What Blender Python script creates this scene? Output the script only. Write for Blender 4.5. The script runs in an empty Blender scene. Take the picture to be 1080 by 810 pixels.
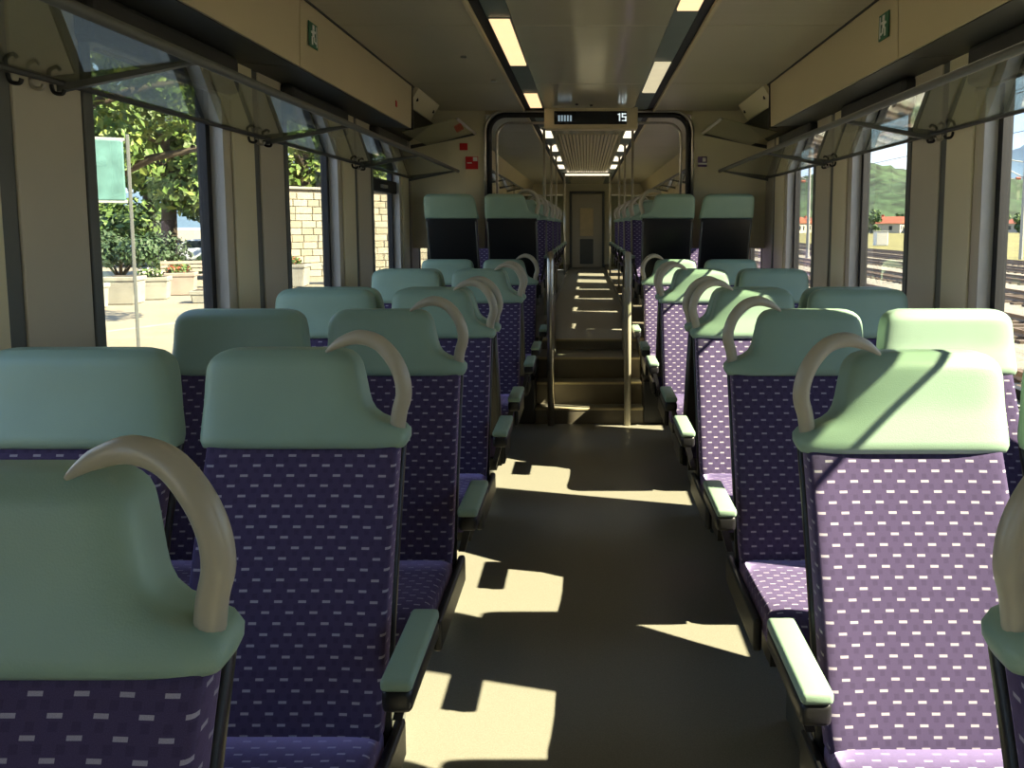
import bpy, bmesh, math, random
from mathutils import Vector, Matrix, noise
random.seed(7)
S = bpy.context.scene
COL = S.collection
PI = math.pi

# ---------------------------------------------------------------- camera
cd = bpy.data.cameras.new('camera'); cam = bpy.data.objects.new('camera', cd); COL.objects.link(cam)
cam.location = (-0.025, 0.0, 1.47)
cam.rotation_euler = (PI/2 - math.atan(0.1), 0, 0)
cd.sensor_width = 36.0; cd.lens = 36.0*870/1080
cd.shift_x = -78/1080; cd.shift_y = -80/1080
cd.clip_start = 0.05; cd.clip_end = 5000
S.camera = cam
# ---------------------------------------------------------------- world / sun / exposure
S.view_settings.view_transform = 'Standard'; S.view_settings.look = 'None'
S.view_settings.gamma = 1.0; S.view_settings.use_curve_mapping = False
S.view_settings.exposure = 1.68
W = bpy.data.worlds.new('world'); S.world = W; W.use_nodes = True
nt = W.node_tree; nt.nodes.clear()
def N(nt, t, **k):
    n = nt.nodes.new(t)
    for a, b in k.items():
        if a in n.inputs.keys(): n.inputs[a].default_value = b
        else: setattr(n, a, b)
    return n
tc = N(nt, 'ShaderNodeTexCoord'); sep = N(nt, 'ShaderNodeSeparateXYZ')
ramp = N(nt, 'ShaderNodeValToRGB'); e = ramp.color_ramp.elements
e[0].position = 0.0; e[0].color = (.37, .47, .62, 1)
e[1].position = 1.0; e[1].color = (.13, .27, .60, 1)
m1 = e.new(0.25); m1.color = (.28, .40, .62, 1)
mp = N(nt, 'ShaderNodeMapping'); mp.inputs['Scale'].default_value = (1, 1, 3.2)
nz = N(nt, 'ShaderNodeTexNoise'); nz.inputs['Scale'].default_value = 3.2; nz.inputs['Detail'].default_value = 6
cr = N(nt, 'ShaderNodeValToRGB'); cr.color_ramp.elements[0].position = .47; cr.color_ramp.elements[1].position = .70
mx = N(nt, 'ShaderNodeMix', data_type='RGBA'); mx.inputs[7].default_value = (.56, .60, .66, 1)
bg = N(nt, 'ShaderNodeBackground'); bg.inputs['Strength'].default_value = 1.15
out = N(nt, 'ShaderNodeOutputWorld')
L = nt.links.new
L(tc.outputs['Generated'], sep.inputs[0]); L(sep.outputs['Z'], ramp.inputs[0])
L(tc.outputs['Generated'], mp.inputs[0]); L(mp.outputs[0], nz.inputs['Vector']); L(nz.outputs[0], cr.inputs[0])
L(cr.outputs[0], mx.inputs[0]); L(ramp.outputs[0], mx.inputs[6]); L(mx.outputs[2], bg.inputs[0]); L(bg.outputs[0], out.inputs[0])
sl = bpy.data.lights.new('sun', 'SUN'); so = bpy.data.objects.new('sun', sl); COL.objects.link(so)
sl.energy = 9.4; sl.angle = math.radians(0.5); sl.color = (1.0, .87, .63)
SUN = Vector((-1, .28, -.88)).normalized()
so.rotation_euler = SUN.to_track_quat('-Z', 'Y').to_euler(); so.location = (20, -6, 18)

# ---------------------------------------------------------------- materials
def mat(name, col, rough=.5, metal=0, bump=0, bscale=60, var=0, vscale=8, spec=.5, emit=None, es=1, coat=0):
    m = bpy.data.materials.new(name); m.use_nodes = True; t = m.node_tree; b = t.nodes['Principled BSDF']
    b.inputs['Roughness'].default_value = rough; b.inputs['Metallic'].default_value = metal
    b.inputs['Specular IOR Level'].default_value = spec
    if coat: b.inputs['Coat Weight'].default_value = coat; b.inputs['Coat Roughness'].default_value = .08
    c = (*col, 1); b.inputs['Base Color'].default_value = c
    co = t.nodes.new('ShaderNodeTexCoord')
    n = t.nodes.new('ShaderNodeTexNoise'); n.inputs['Scale'].default_value = vscale; n.inputs['Detail'].default_value = 5
    t.links.new(co.outputs['Object'], n.inputs['Vector'])
    v = var or .06
    r = t.nodes.new('ShaderNodeValToRGB'); r.color_ramp.elements[0].position = .3; r.color_ramp.elements[1].position = .7
    r.color_ramp.elements[0].color = tuple(x*(1-v) for x in col)+(1,); r.color_ramp.elements[1].color = tuple(min(1, x*(1+v)) for x in col)+(1,)
    t.links.new(n.outputs[0], r.inputs[0]); t.links.new(r.outputs[0], b.inputs['Base Color'])
    if bump:
        n2 = t.nodes.new('ShaderNodeTexNoise'); n2.inputs['Scale'].default_value = bscale; n2.inputs['Detail'].default_value = 3
        t.links.new(co.outputs['Object'], n2.inputs['Vector'])
        bp = t.nodes.new('ShaderNodeBump'); bp.inputs['Strength'].default_value = bump; bp.inputs['Distance'].default_value = .004
        t.links.new(n2.outputs[0], bp.inputs['Height']); t.links.new(bp.outputs[0], b.inputs['Normal'])
    if emit:
        b.inputs['Emission Color'].default_value = (*emit, 1); b.inputs['Emission Strength'].default_value = es
    return m
def glass(name, tint, refl=1.0, rough=0.0):
    m = bpy.data.materials.new(name); m.use_nodes = True; t = m.node_tree; t.nodes.clear()
    o = t.nodes.new('ShaderNodeOutputMaterial'); mixs = t.nodes.new('ShaderNodeMixShader')
    tr = t.nodes.new('ShaderNodeBsdfTransparent'); tr.inputs[0].default_value = (*tint, 1)
    gl = t.nodes.new('ShaderNodeBsdfGlossy'); gl.inputs['Roughness'].default_value = rough
    gl.inputs['Color'].default_value = (refl, refl, refl, 1)
    fr = t.nodes.new('ShaderNodeFresnel'); fr.inputs['IOR'].default_value = 1.5
    ge = t.nodes.new('ShaderNodeNewGeometry'); mm = t.nodes.new('ShaderNodeMapRange')   # same reflectance from either side of the pane
    mm.inputs['To Min'].default_value = 1.5; mm.inputs['To Max'].default_value = 1/1.5
    t.links.new(ge.outputs['Backfacing'], mm.inputs['Value']); t.links.new(mm.outputs[0], fr.inputs['IOR'])
    t.links.new(fr.outputs[0], mixs.inputs[0]); t.links.new(tr.outputs[0], mixs.inputs[1]); t.links.new(gl.outputs[0], mixs.inputs[2])
    t.links.new(mixs.outputs[0], o.inputs[0]); return m
def fabric():
    m = bpy.data.materials.new('patterned_moquette'); m.use_nodes = True; t = m.node_tree; b = t.nodes['Principled BSDF']
    b.inputs['Roughness'].default_value = .95; b.inputs['Specular IOR Level'].default_value = .1
    b.inputs['Sheen Weight'].default_value = .85; b.inputs['Sheen Roughness'].default_value = .35
    b.inputs['Sheen Tint'].default_value = (.66, .52, 1, 1)
    uv = t.nodes.new('ShaderNodeUVMap'); s = t.nodes.new('ShaderNodeSeparateXYZ'); t.links.new(uv.outputs[0], s.inputs[0])
    def M(op, a, b_=None, c=None):
        n = t.nodes.new('ShaderNodeMath'); n.operation = op
        for i, x in enumerate((a, b_, c)):
            if x is None: continue
            if isinstance(x, (int, float)): n.inputs[i].default_value = x
            else: t.links.new(x, n.inputs[i])
        return n.outputs[0]
    def cell(px, pz, w, h, ox, oz):
        v = M('ADD', M('DIVIDE', s.outputs[1], pz), oz); row = M('FLOOR', v); fv = M('FRACT', v)
        u = M('ADD', M('ADD', M('DIVIDE', s.outputs[0], px), M('MULTIPLY', row, .5)), ox); fu = M('FRACT', u)
        a = M('LESS_THAN', M('ABSOLUTE', M('SUBTRACT', fu, .5)), w/px/2)
        c = M('LESS_THAN', M('ABSOLUTE', M('SUBTRACT', fv, .5)), h/pz/2)
        return M('MULTIPLY', a, c)
    d1 = cell(.050, .0215, .0165, .0052, 0, 0)
    d2 = cell(.025, .0215, .010, .010, .0, .5)
    nz = t.nodes.new('ShaderNodeTexNoise'); nz.inputs['Scale'].default_value = 900; t.links.new(uv.outputs[0], nz.inputs['Vector'])
    a = t.nodes.new('ShaderNodeMix'); a.data_type = 'RGBA'; t.links.new(d2, a.inputs[0])
    a.inputs[6].default_value = (.074, .056, .120, 1); a.inputs[7].default_value = (.062, .047, .100, 1)
    c = t.nodes.new('ShaderNodeMix'); c.data_type = 'RGBA'; t.links.new(d1, c.inputs[0]); t.links.new(a.outputs[2], c.inputs[6])
    c.inputs[7].default_value = (.38, .35, .42, 1)
    k = t.nodes.new('ShaderNodeMix'); k.data_type = 'RGBA'; k.blend_type = 'MULTIPLY'; k.inputs[0].default_value = .6
    t.links.new(c.outputs[2], k.inputs[6]); t.links.new(nz.outputs[0], k.inputs[7]); 
    g = t.nodes.new('ShaderNodeMix'); g.data_type = 'RGBA'; g.blend_type = 'MULTIPLY'; g.inputs[0].default_value = 1; g.inputs[7].default_value = (1.45, 1.45, 1.45, 1)
    t.links.new(k.outputs[2], g.inputs[6]); t.links.new(g.outputs[2], b.inputs['Base Color'])
    bp = t.nodes.new('ShaderNodeBump'); bp.inputs['Strength'].default_value = .3; bp.inputs['Distance'].default_value = .001
    t.links.new(nz.outputs[0], bp.inputs['Height']); t.links.new(bp.outputs[0], b.inputs['Normal'])
    return m
def ribbed(name, col, pitch, rough):
    m = mat(name, col, rough, var=.04, vscale=2); t = m.node_tree; b = t.nodes['Principled BSDF']
    co = t.nodes.new('ShaderNodeTexCoord'); w = t.nodes.new('ShaderNodeTexWave'); w.wave_type = 'BANDS'; w.bands_direction = 'Y'
    w.inputs['Scale'].default_value = 1/pitch/3.18
    bp = t.nodes.new('ShaderNodeBump'); bp.inputs['Strength'].default_value = .5; bp.inputs['Distance'].default_value = .003
    t.links.new(co.outputs['Object'], w.inputs['Vector']); t.links.new(w.outputs[0], bp.inputs['Height']); t.links.new(bp.outputs[0], b.inputs['Normal'])
    return m
MINT = mat('mint_vinyl', (.268, .392, .295), .42, bump=.12, bscale=400, var=.04)
FAB = fabric()
BLACK = mat('black_plastic', (.012, .012, .013), .35, bump=.1, bscale=300)
DARK = mat('dark_grey_plastic', (.05, .05, .048), .5)
GREY = mat('grey_frame', (.11, .115, .105), .45)
HANDLE = mat('warm_grey_handle', (.42, .385, .285), .30, var=.03)
STEEL = mat('brushed_steel', (.55, .52, .46), .28, metal=1, var=.1, vscale=30)
BEIGE = mat('beige_wall_panel', (.68, .62, .42), .42, var=.03, vscale=2)
BEIGE2 = mat('beige_cove_panel', (.56, .48, .30), .45, var=.03, vscale=2)
PILL = mat('greige_pillar_panel', (.52, .47, .36), .45, var=.04, vscale=3)
CEIL = mat('glossy_ceiling_panel', (.42, .39, .28), .13, var=.06, vscale=1.5, spec=.8)
RIB = ribbed('ribbed_ceiling_panel', (.46, .425, .30), .022, .36)
LIGHTP = mat('teal_grey_light_strip', (.13, .165, .15), .4)
FLOOR = mat('dark_speckled_lino', (.232, .222, .178), .36, bump=.06, bscale=900, var=.16, vscale=240)
NOSE = mat('cream_step_nosing', (.55, .48, .28), .5)
RISER = mat('brown_grey_riser', (.16, .14, .10), .5)
WHITE = mat('white_print', (.75, .75, .72), .5)
GREEN = mat('sign_green', (.01, .13, .06), .4)
RED = mat('sign_red', (.55, .008, .012), .4)
PURP = mat('sign_purple', (.10, .06, .16), .4)
LAMP = mat('warm_lamp_diffuser', (.8, .7, .5), .5, emit=(1, .66, .34), es=.42)
LAMPW = mat('white_lamp_diffuser', (.8, .8, .7), .5, emit=(1, .86, .62), es=.55)
LAMPD = mat('pale_lamp_diffuser', (.6, .6, .45), .5, emit=(1, .86, .55), es=.2)
SCREEN = mat('display_screen', (.008, .009, .015), .08)
LCD = mat('display_digits', (.5, .55, .55), .4, emit=(.75, .85, .85), es=.3)
LCDD = mat('display_dim_digits', (.08, .1, .11), .4, emit=(.12, .16, .18), es=.6)
WGL = glass('window_glass', (.93, .95, .93), .75)
RGL = glass('shelf_glass', (.72, .76, .70), 1.0, .02)
REVEAL = mat('window_reveal', (.48, .46, .42), .45)
RUB = mat('black_rubber', (.01, .01, .012), .6)

# ---------------------------------------------------------------- mesh helpers
def link(name, me, m=None, parent=None):
    o = bpy.data.objects.new(name, me); COL.objects.link(o)
    if m is not None and me is not None and not me.materials: me.materials.append(m)
    if parent is not None: o.parent = parent
    return o
def obj(name, bm, m, parent=None, smooth=False, mats=None):
    me = bpy.data.meshes.new(name); bm.normal_update(); bm.to_mesh(me); bm.free()
    for x in (mats or [m]): me.materials.append(x)
    if smooth:
        for p in me.polygons: p.use_smooth = True
    return link(name, me, None, parent)
def empty(name, loc=(0, 0, 0), rz=0, parent=None):
    o = bpy.data.objects.new(name, None); COL.objects.link(o); o.location = loc; o.rotation_euler = (0, 0, rz)
    o.empty_display_size = .1
    if parent is not None: o.parent = parent
    return o
def tag(o, label=None, cat=None, group=None, kind=None):
    if label: o['label'] = label
    if cat: o['category'] = cat
    if group: o['group'] = group
    if kind: o['kind'] = kind
    return o
def box(bm, x0, x1, y0, y1, z0, z1, mi=0):
    vs = [bm.verts.new((x, y, z)) for z in (z0, z1) for y in (y0, y1) for x in (x0, x1)]
    for f in ((0, 2, 3, 1), (4, 5, 7, 6), (0, 1, 5, 4), (2, 6, 7, 3), (0, 4, 6, 2), (1, 3, 7, 5)):
        bm.faces.new([vs[i] for i in f]).material_index = mi
    return vs
def bbox(x0, x1, y0, y1, z0, z1, bev=.004, seg=2):
    bm = bmesh.new(); box(bm, min(x0, x1), max(x0, x1), min(y0, y1), max(y0, y1), min(z0, z1), max(z0, z1))
    if bev: bmesh.ops.bevel(bm, geom=bm.edges[:], offset=bev, segments=seg, affect='EDGES', profile=.5)
    return bm
def B(name, m, x0, x1, y0, y1, z0, z1, parent=None, bev=.004, smooth=False):
    return obj(name, bbox(x0, x1, y0, y1, z0, z1, bev), m, parent, smooth)
def prism(bm, pts, y0, y1, mi=0):     # polygon in XZ extruded along Y
    a = [bm.verts.new((x, y0, z)) for x, z in pts]; b = [bm.verts.new((x, y1, z)) for x, z in pts]; n = len(pts)
    fs = [bm.faces.new(a), bm.faces.new(b[::-1])]
    for i in range(n): fs.append(bm.faces.new([a[i], b[i], b[(i+1) % n], a[(i+1) % n]]))
    for f in fs: f.material_index = mi
    bmesh.ops.recalc_face_normals(bm, faces=bm.faces[:])
def tube(bm, pts, r, n=12, mi=0):
    P = [Vector(p) for p in pts]; R = r if isinstance(r, (list, tuple)) else [r]*len(P); rings = []
    up = None
    for i, p in enumerate(P):
        d = (P[min(i+1, len(P)-1)] - P[max(i-1, 0)]).normalized()
        if up is None:
            up = Vector((0, 0, 1)) if abs(d.z) < .9 else Vector((0, 1, 0))
        u = d.cross(up).normalized(); v = u.cross(d).normalized(); up = v
        rings.append([bm.verts.new(p + (u*math.cos(2*PI*k/n) + v*math.sin(2*PI*k/n))*R[i]) for k in range(n)])
    for a, b in zip(rings, rings[1:]):
        for k in range(n):
            bm.faces.new([a[k], a[(k+1) % n], b[(k+1) % n], b[k]]).material_index = mi
    bm.faces.new(rings[0][::-1]).material_index = mi; bm.faces.new(rings[-1]).material_index = mi
def smoothpath(pts, k=5):      # Catmull-Rom
    P = [Vector(p) for p in pts]; o = []
    for i in range(len(P)-1):
        a, b, c, d = P[max(i-1, 0)], P[i], P[i+1], P[min(i+2, len(P)-1)]
        for j in range(k):
            t = j/k
            o.append(.5*((2*b)+(-a+c)*t+(2*a-5*b+4*c-d)*t*t+(-a+3*b-3*c+d)*t**3))
    o.append(P[-1]); return o
def lerp(tab, x):
    if x <= tab[0][0]: return tab[0][1]
    for (a, u), (b, v) in zip(tab, tab[1:]):
        if x <= b: return u+(v-u)*(x-a)/(b-a)
    return tab[-1][1]
def loft(rings, uvscale=True):       # rings of equal length; returns bm with UV (arc lengths)
    bm = bmesh.new(); uvl = bm.loops.layers.uv.new('UVMap'); n = len(rings[0])
    V = [[bm.verts.new(p) for p in r] for r in rings]
    vlen = [0]
    for a, b in zip(rings, rings[1:]): vlen.append(vlen[-1]+(Vector(a[n//4])-Vector(b[n//4])).length)
    mid = rings[len(rings)//2]; ul = [0]
    for k in range(n): ul.append(ul[-1]+(Vector(mid[k])-Vector(mid[(k+1) % n])).length)
    for i in range(len(V)-1):
        for k in range(n):
            k2 = (k+1) % n
            try: f = bm.faces.new([V[i][k], V[i][k2], V[i+1][k2], V[i+1][k]])
            except ValueError: continue
            for lp, (a, b) in zip(f.loops, ((ul[k], vlen[i]), (ul[k+1], vlen[i]), (ul[k+1], vlen[i+1]), (ul[k], vlen[i+1]))): lp[uvl].uv = (a, b)
    for r, rev in ((V[0], True), (V[-1], False)):
        f = bm.faces.new(r[::-1] if rev else r)
        for lp in f.loops: lp[uvl].uv = (lp.vert.co.x, lp.vert.co.y)
    bmesh.ops.recalc_face_normals(bm, faces=bm.faces[:])
    return bm
def sring(xl, xr, yf, yb, z, n=32, ex=5.0, tilt=0, bol=0):   # superellipse ring in XY at height z
    cx, cy, a, b = (xl+xr)/2, (yf+yb)/2, (xr-xl)/2, (yb-yf)/2; o = []
    for k in range(n):
        t = 2*PI*(k+.5)/n; c, s = math.cos(t), math.sin(t)
        x = math.copysign(abs(c)**(2/ex), c); y = math.copysign(abs(s)**(2/ex), s)
        yy = cy+b*y
        if y < 0 and bol: yy -= bol*abs(x)**3
        o.append((cx+a*x, yy, z+tilt*(cy+b*y-yf)))
    return o

# ---------------------------------------------------------------- seats
FRONT = [(.40, -.215), (.50, -.19), (.60, -.155), (.70, -.12), (.80, -.082), (.90, -.042), (.99, -.002), (1.08, .030), (1.2, .055)]
def make_headrest(s, aisle):
    rings = []; z0, z1 = .985, 1.203
    zs = [z0+.0, z0+.006, z0+.016, z0+.03, z0+.042, z0+.052, z0+.062, z0+.075, z0+.09, z0+.11, z0+.13, z0+.15, z0+.168, z0+.182, z0+.194, z0+.204, z0+.211, z0+.216, z1]
    zs = [z0+(z-z0)*.955 for z in zs]
    outer = [(0, -.222), (.02, -.2275), (.165, -.226), (.185, -.222), (.2, -.214), (.21, -.202), (.2155, -.19), (.218, -.172)]
    if aisle: inner = [(0, .222), (.012, .230), (.036, .229), (.044, .214), (.052, .19), (.062, .165), (.075, .147), (.09, .137), (.11, .130), (.15, .121), (.18, .113), (.2, .102), (.212, .089), (.218, .068)]
    else: inner = [(0, .228), (.03, .224), (.08, .212), (.15, .202), (.18, .195), (.2, .183), (.212, .166), (.218, .14)]
    for z in zs:
        h = (z-z0)/.955; xl, xr = lerp(outer, h), lerp(inner, h)
        yf = lerp(FRONT, z)-.020; th = .100
        k = 0
        if h < .012: k = (.012-h)*1.2
        if h > .19: k = (h-.19)**1.5*5.5
        if s < 0: xl, xr = -xr, -xl
        rings.append(sring(xl, xr, yf+k, yf+th-k, z, 40, 5.5))
    return loft(rings)
def make_back(s):
    rings = []
    for i, z in enumerate([.40, .41, .43, .48, .55, .62, .70, .78, .86, .93, .975, .992]):
        yf = lerp(FRONT, z); w = .209 if z > .45 else .205
        k = .02 if i == 0 else (.008 if i == 1 else 0)
        rings.append(sring(-w+k, w-k, yf+k*.5, yf+.070-k*.5, z, 40, 6, bol=.014))
    return loft(rings)
def make_cushion():
    rings = []
    tab = [(-.630, .022, 0), (-.625, .010, .006), (-.61, .002, .012), (-.585, 0, .018), (-.53, 0, .02), (-.45, 0, .012), (-.30, 0, .004), (-.17, 0, 0)]
    for y, k, rise in tab:
        top = .445+rise-k*1.5; bot = .345+k*1.2 + (.03 if y < -.62 else 0); w = .207-k; o = []; n = 40
        for j in range(n):
            t = 2*PI*(j+.5)/n; c, sn = math.cos(t), math.sin(t)
            x = math.copysign(abs(c)**(2/5.5), c)*w; zz = (top+bot)/2 + math.copysign(abs(sn)**(2/5.5), sn)*(top-bot)/2
            if sn > 0: zz += .010*abs(x/w)**3
            o.append((x, y, zz))
        rings.append(o)
    return loft(rings)
def make_shell():
    rings = []
    for z in [.30, .31, .45, .6, .75, .9, .978, .99]:
        yf = lerp(FRONT, z)+.058; k = .004 if z in (.30, .99) else 0
        rings.append(sring(-.214+k, .214-k, yf, yf+.030-k, z, 32, 7))
    return loft(rings)
def make_handle(s):
    x0 = .2275; z0 = .985
    P = [(x0-.026, .030, z0+.026), (x0-.018, .026, z0+.075), (x0-.006, .018, z0+.115), (x0-.010, .018, z0+.155), (x0-.028, .020, z0+.195),
         (x0-.062, .030, z0+.228), (x0-.105, .036, z0+.240), (x0-.148, .040, z0+.228), (x0-.182, .042, z0+.206)]
    R = [.0175, .0175, .018, .018, .018, .0175, .0165, .012, .003]
    P = [(s*a, b, c) for a, b, c in P]
    pp = smoothpath(P, 5); rr = []
    for i in range(len(pp)):
        t = i/5; a = min(int(t), len(R)-2); rr.append(R[a]+(R[a+1]-R[a])*(t-a))
    bm = bmesh.new(); tube(bm, pp, rr, 14); return bm
def hedge_box(x0, x1, y0, y1, z0, z1, b, seg=3): return bbox(x0, x1, y0, y1, z0, z1, b, seg)
def make_seat_proto(s, aisle):
    """s=+1: aisle edge on +x (local), seat faces -y, origin on the floor under the headrest lip"""
    r = empty('train_seat')
    obj('backrest', make_back(s), FAB, r, True)
    obj('seat_cushion', make_cushion(), FAB, r, True)
    obj('headrest', make_headrest(s, aisle), MINT, r, True)
    sh = obj('back_shell', make_shell(), BLACK, r, True)
    for q in (-1, 1):
        bm = bmesh.new(); tube(bm, [(q*.205, lerp(FRONT, z)+.082, z) for z in (.5, .65, .8, .965)], .008, 8)
        obj('edge_strip', bm, GREY, sh, True)
    if aisle:
        obj('grab_handle', make_handle(s), HANDLE, r, True)
        a, b = sorted((s*.258, s*.314))
        ar = obj('armrest', hedge_box(a, b, -.385, -.105, .605, .650, .012), BLACK, r, True)
        obj('armrest_pad', hedge_box(a-.001, b+.001, -.388, -.108, .647, .672, .009), MINT, ar, True)
        bm = bmesh.new(); prism(bm, [(s*.225, .46), (s*.245, .46), (s*.286, .61), (s*.262, .61)], -.17, -.12)
        obj('armrest_bracket', bm, BLACK, ar)
        obj('side_frame', hedge_box(*sorted((s*.212, s*.236)), -.54, -.09, .33, .42, .01), BLACK, r)
    bm = bmesh.new(); box(bm, -.19, .19, -.54, -.15, .29, .345)
    obj('seat_pan', bm, BLACK, r)
    obj('pedestal', hedge_box(-.06, .06, -.48, -.20, -.07, .29, .012), GREY, r)
    return r
PROTO = {}
for s in (1, -1):
    for a in (True, False): PROTO[(s, a)] = make_seat_proto(s, a)
USED = set()
def copy_tree(o, parent=None):
    c = o.copy(); COL.objects.link(c); c.parent = parent
    for ch in o.children: copy_tree(ch, c)
    return c
def seat(side, aisle, Y, label, group, away=False, fz=0):
    s = 1 if side < 0 else -1
    if away: s = -s
    x = side*((.660 if side > 0 else .6475) if aisle else 1.155)
    p = PROTO[(s, aisle)]
    if (s, aisle) in USED: p = copy_tree(p)
    USED.add((s, aisle))
    p.location = (x, Y, fz); p.rotation_euler = (0, 0, PI if away else 0)
    tag(p, label, 'seat', group)
    return p
LOW = 'seats of the lower saloon'; HIGH = 'seats of the raised saloon'
names = {-1: 'left', 1: 'right'}
rows = [(.85, 'nearest'), (1.77, 'second'), (2.65, 'third'), (3.54, 'fourth'), (5.16, 'fifth'), (6.75, 'sixth')]
for k, (Y, w) in enumerate(rows):
    for sd in (-1, 1):
        for ai in (True, False):
            if k == 0 and not ai: continue
            if k == 1 and sd == 1 and not ai: pass
            sun = ''
            if ai:
                if k == 0: lab = ('mint headrest and dark backrest cut off by the lower left corner, nearest seat of all' if sd < 0 else 'seat at the lower right edge showing little more than its looped grab handle')
                elif sd < 0: lab = 'shaded purple aisle seat with grab handle, left of aisle, %s row from the camera' % w
                else: lab = ('%s aisle seat right of the aisle, %s row from camera' % ({1: 'large brightly sunlit lilac', 2: 'half shaded dark purple', 3: 'sunlit pink', 4: 'sunlit pink', 5: 'strip-shadowed pink'}[k], w))
            else:
                lab = '%s window seat, %s of aisle, %s row from the camera' % ('shaded dark purple' if sd < 0 else 'mint-topped', names[sd], w)
            seat(sd, ai, Y + (-.04 if (k == 1 and sd > 0) else 0), lab, LOW)
for Y, w in ((3.81, 'fourth'), (5.43, 'fifth')):
    for sd in (-1, 1):
        for ai in (True, False):
            b = seat(sd, ai, Y, '%s seat facing away, back to back behind the %s row, %s of aisle' % ('aisle' if ai else 'window', w, names[sd]), LOW, True)
            for c in b.children:      # rearward cushions cut short so sun gets through to the aisle floor
                k = c.name.split('.')[0]
                if k in ('seat_cushion', 'seat_pan', 'side_frame'): c.scale.y = .60
                if k == 'armrest': c.location.y = .13
RF = .54
hi = [(7.03, True, 'first black-backed row above the steps'), (8.45, False, 'second row above the steps'), (8.74, True, 'third row above the steps'),
      (10.15, False, 'fourth row above the steps'), (10.44, True, 'fifth row above the steps'), (11.85, False, 'sixth row above the steps'), (12.14, True, 'seventh row above the steps'), (13.55, False, 'eighth row above the steps')]
for Y, away, w in hi:
    for sd in (-1, 1):
        for ai in (True, False):
            seat(sd, ai, Y, '%s seat %s, %s of aisle, %s' % ('aisle' if ai else 'window', 'turned away from the camera' if away else 'turned to the camera', names[sd], w), HIGH, away, RF)

# ---------------------------------------------------------------- shell
WX = 1.575; CZ = 2.47; YB = -7.0; YE = 20.0; TH = .10
WIN = {-1: [(-5.85, -4.85), (-4.15, -3.2), (-2.47, -1.5), (-.79, .2), (2.57-1.68, 3.56-1.68), (2.57, 3.58), (4.26, 5.21), (5.97, 6.92), (7.62, 8.6), (9.3, 10.25), (10.95, 11.9), (12.6, 13.55), (14.25, 15.2), (16.2, 17.2)],
       1: [(-5.9, -4.95), (-4.25, -3.3), (-2.57, -1.62), (-.9, .05), (.74, 2.15), (2.42, 3.37), (4.08, 5.02), (5.77, 6.62), (7.45, 8.35), (9.1, 10.0), (10.75, 11.65), (12.4, 13.3), (14.05, 15.0), (16, 17)]}
SILL, HEAD = .80, 2.14
def raisedwin(y): return y > 7.3
fl = B('floor', FLOOR, -WX, WX, YB, 6.86, -.2, -.07, None, 0); tag(fl, kind='structure')
st = [(6.32, 6.50, .05), (6.50, 6.72, .22), (6.72, 7.22, .385)]
for a, b, z in st:
    B('stair_step', RISER if z < .3 else RISER, -.42, .42, a, b+.02, -.1, z-.004, fl, 0)
    B('stair_tread', FLOOR, -.42, .42, a+.035, b+.0, z-.004, z, fl, 0)
    n = B('step_nosing', NOSE, -.42, .42, a-.004, a+.036, z-.012, z+.003, fl, .002)
B('raised_aisle_floor', FLOOR, -.42, .42, 7.22, YE, -.1, .47, fl, 0)
B('step_nosing', NOSE, -.42, .42, 7.214, 7.25, .455, .473, fl, .002)
for s in (-1, 1): B('seat_podium', RISER, s*.42, s*WX, 6.84, YE, -.1, RF, fl, .004)
# side walls
for s, nm in ((-1, 'wall_left'), (1, 'wall_right')):
    w = B(nm, BEIGE, s*WX, s*(WX+TH), YB, YE, -.6, SILL, None, 0); tag(w, kind='structure')
    B('upper_wall', BEIGE, s*WX, s*(WX+TH), YB, YE, HEAD, CZ+.2, w, 0)
    edges = [YB]+[v for ab in WIN[s] for v in ab]+[YE]
    for i in range(0, len(edges), 2):
        a, b = edges[i], edges[i+1]
        B('pillar', PILL, s*WX, s*(WX+TH), a, b, SILL, HEAD, w, 0)
        m = (a+b)/2
        if b-a < 1.2 and i > 0:      # facing panels with a seam channel between
            B('pillar_panel', BEIGE, s*(WX-.012), s*WX, a+.07, m-.035, .5, HEAD+.06, w, .005)
            B('pillar_panel', PILL, s*(WX-.012), s*WX, m+.035, b-.004, .5, HEAD+.06, w, .005)
            B('seam_channel', GREY, s*(WX-.004), s*WX, m-.035, m+.035, .5, HEAD+.06, w, 0)
            # dark profile on the near side of the next window
            B('window_profile', GREY, s*(WX-.016), s*WX, b-.0, b+.05, .78, HEAD, w, .004)
    B('sill_ledge', GREY, s*(WX-.03), s*WX, YB, 7.3, SILL-.03, SILL, w, .006)
wi = 0
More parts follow.
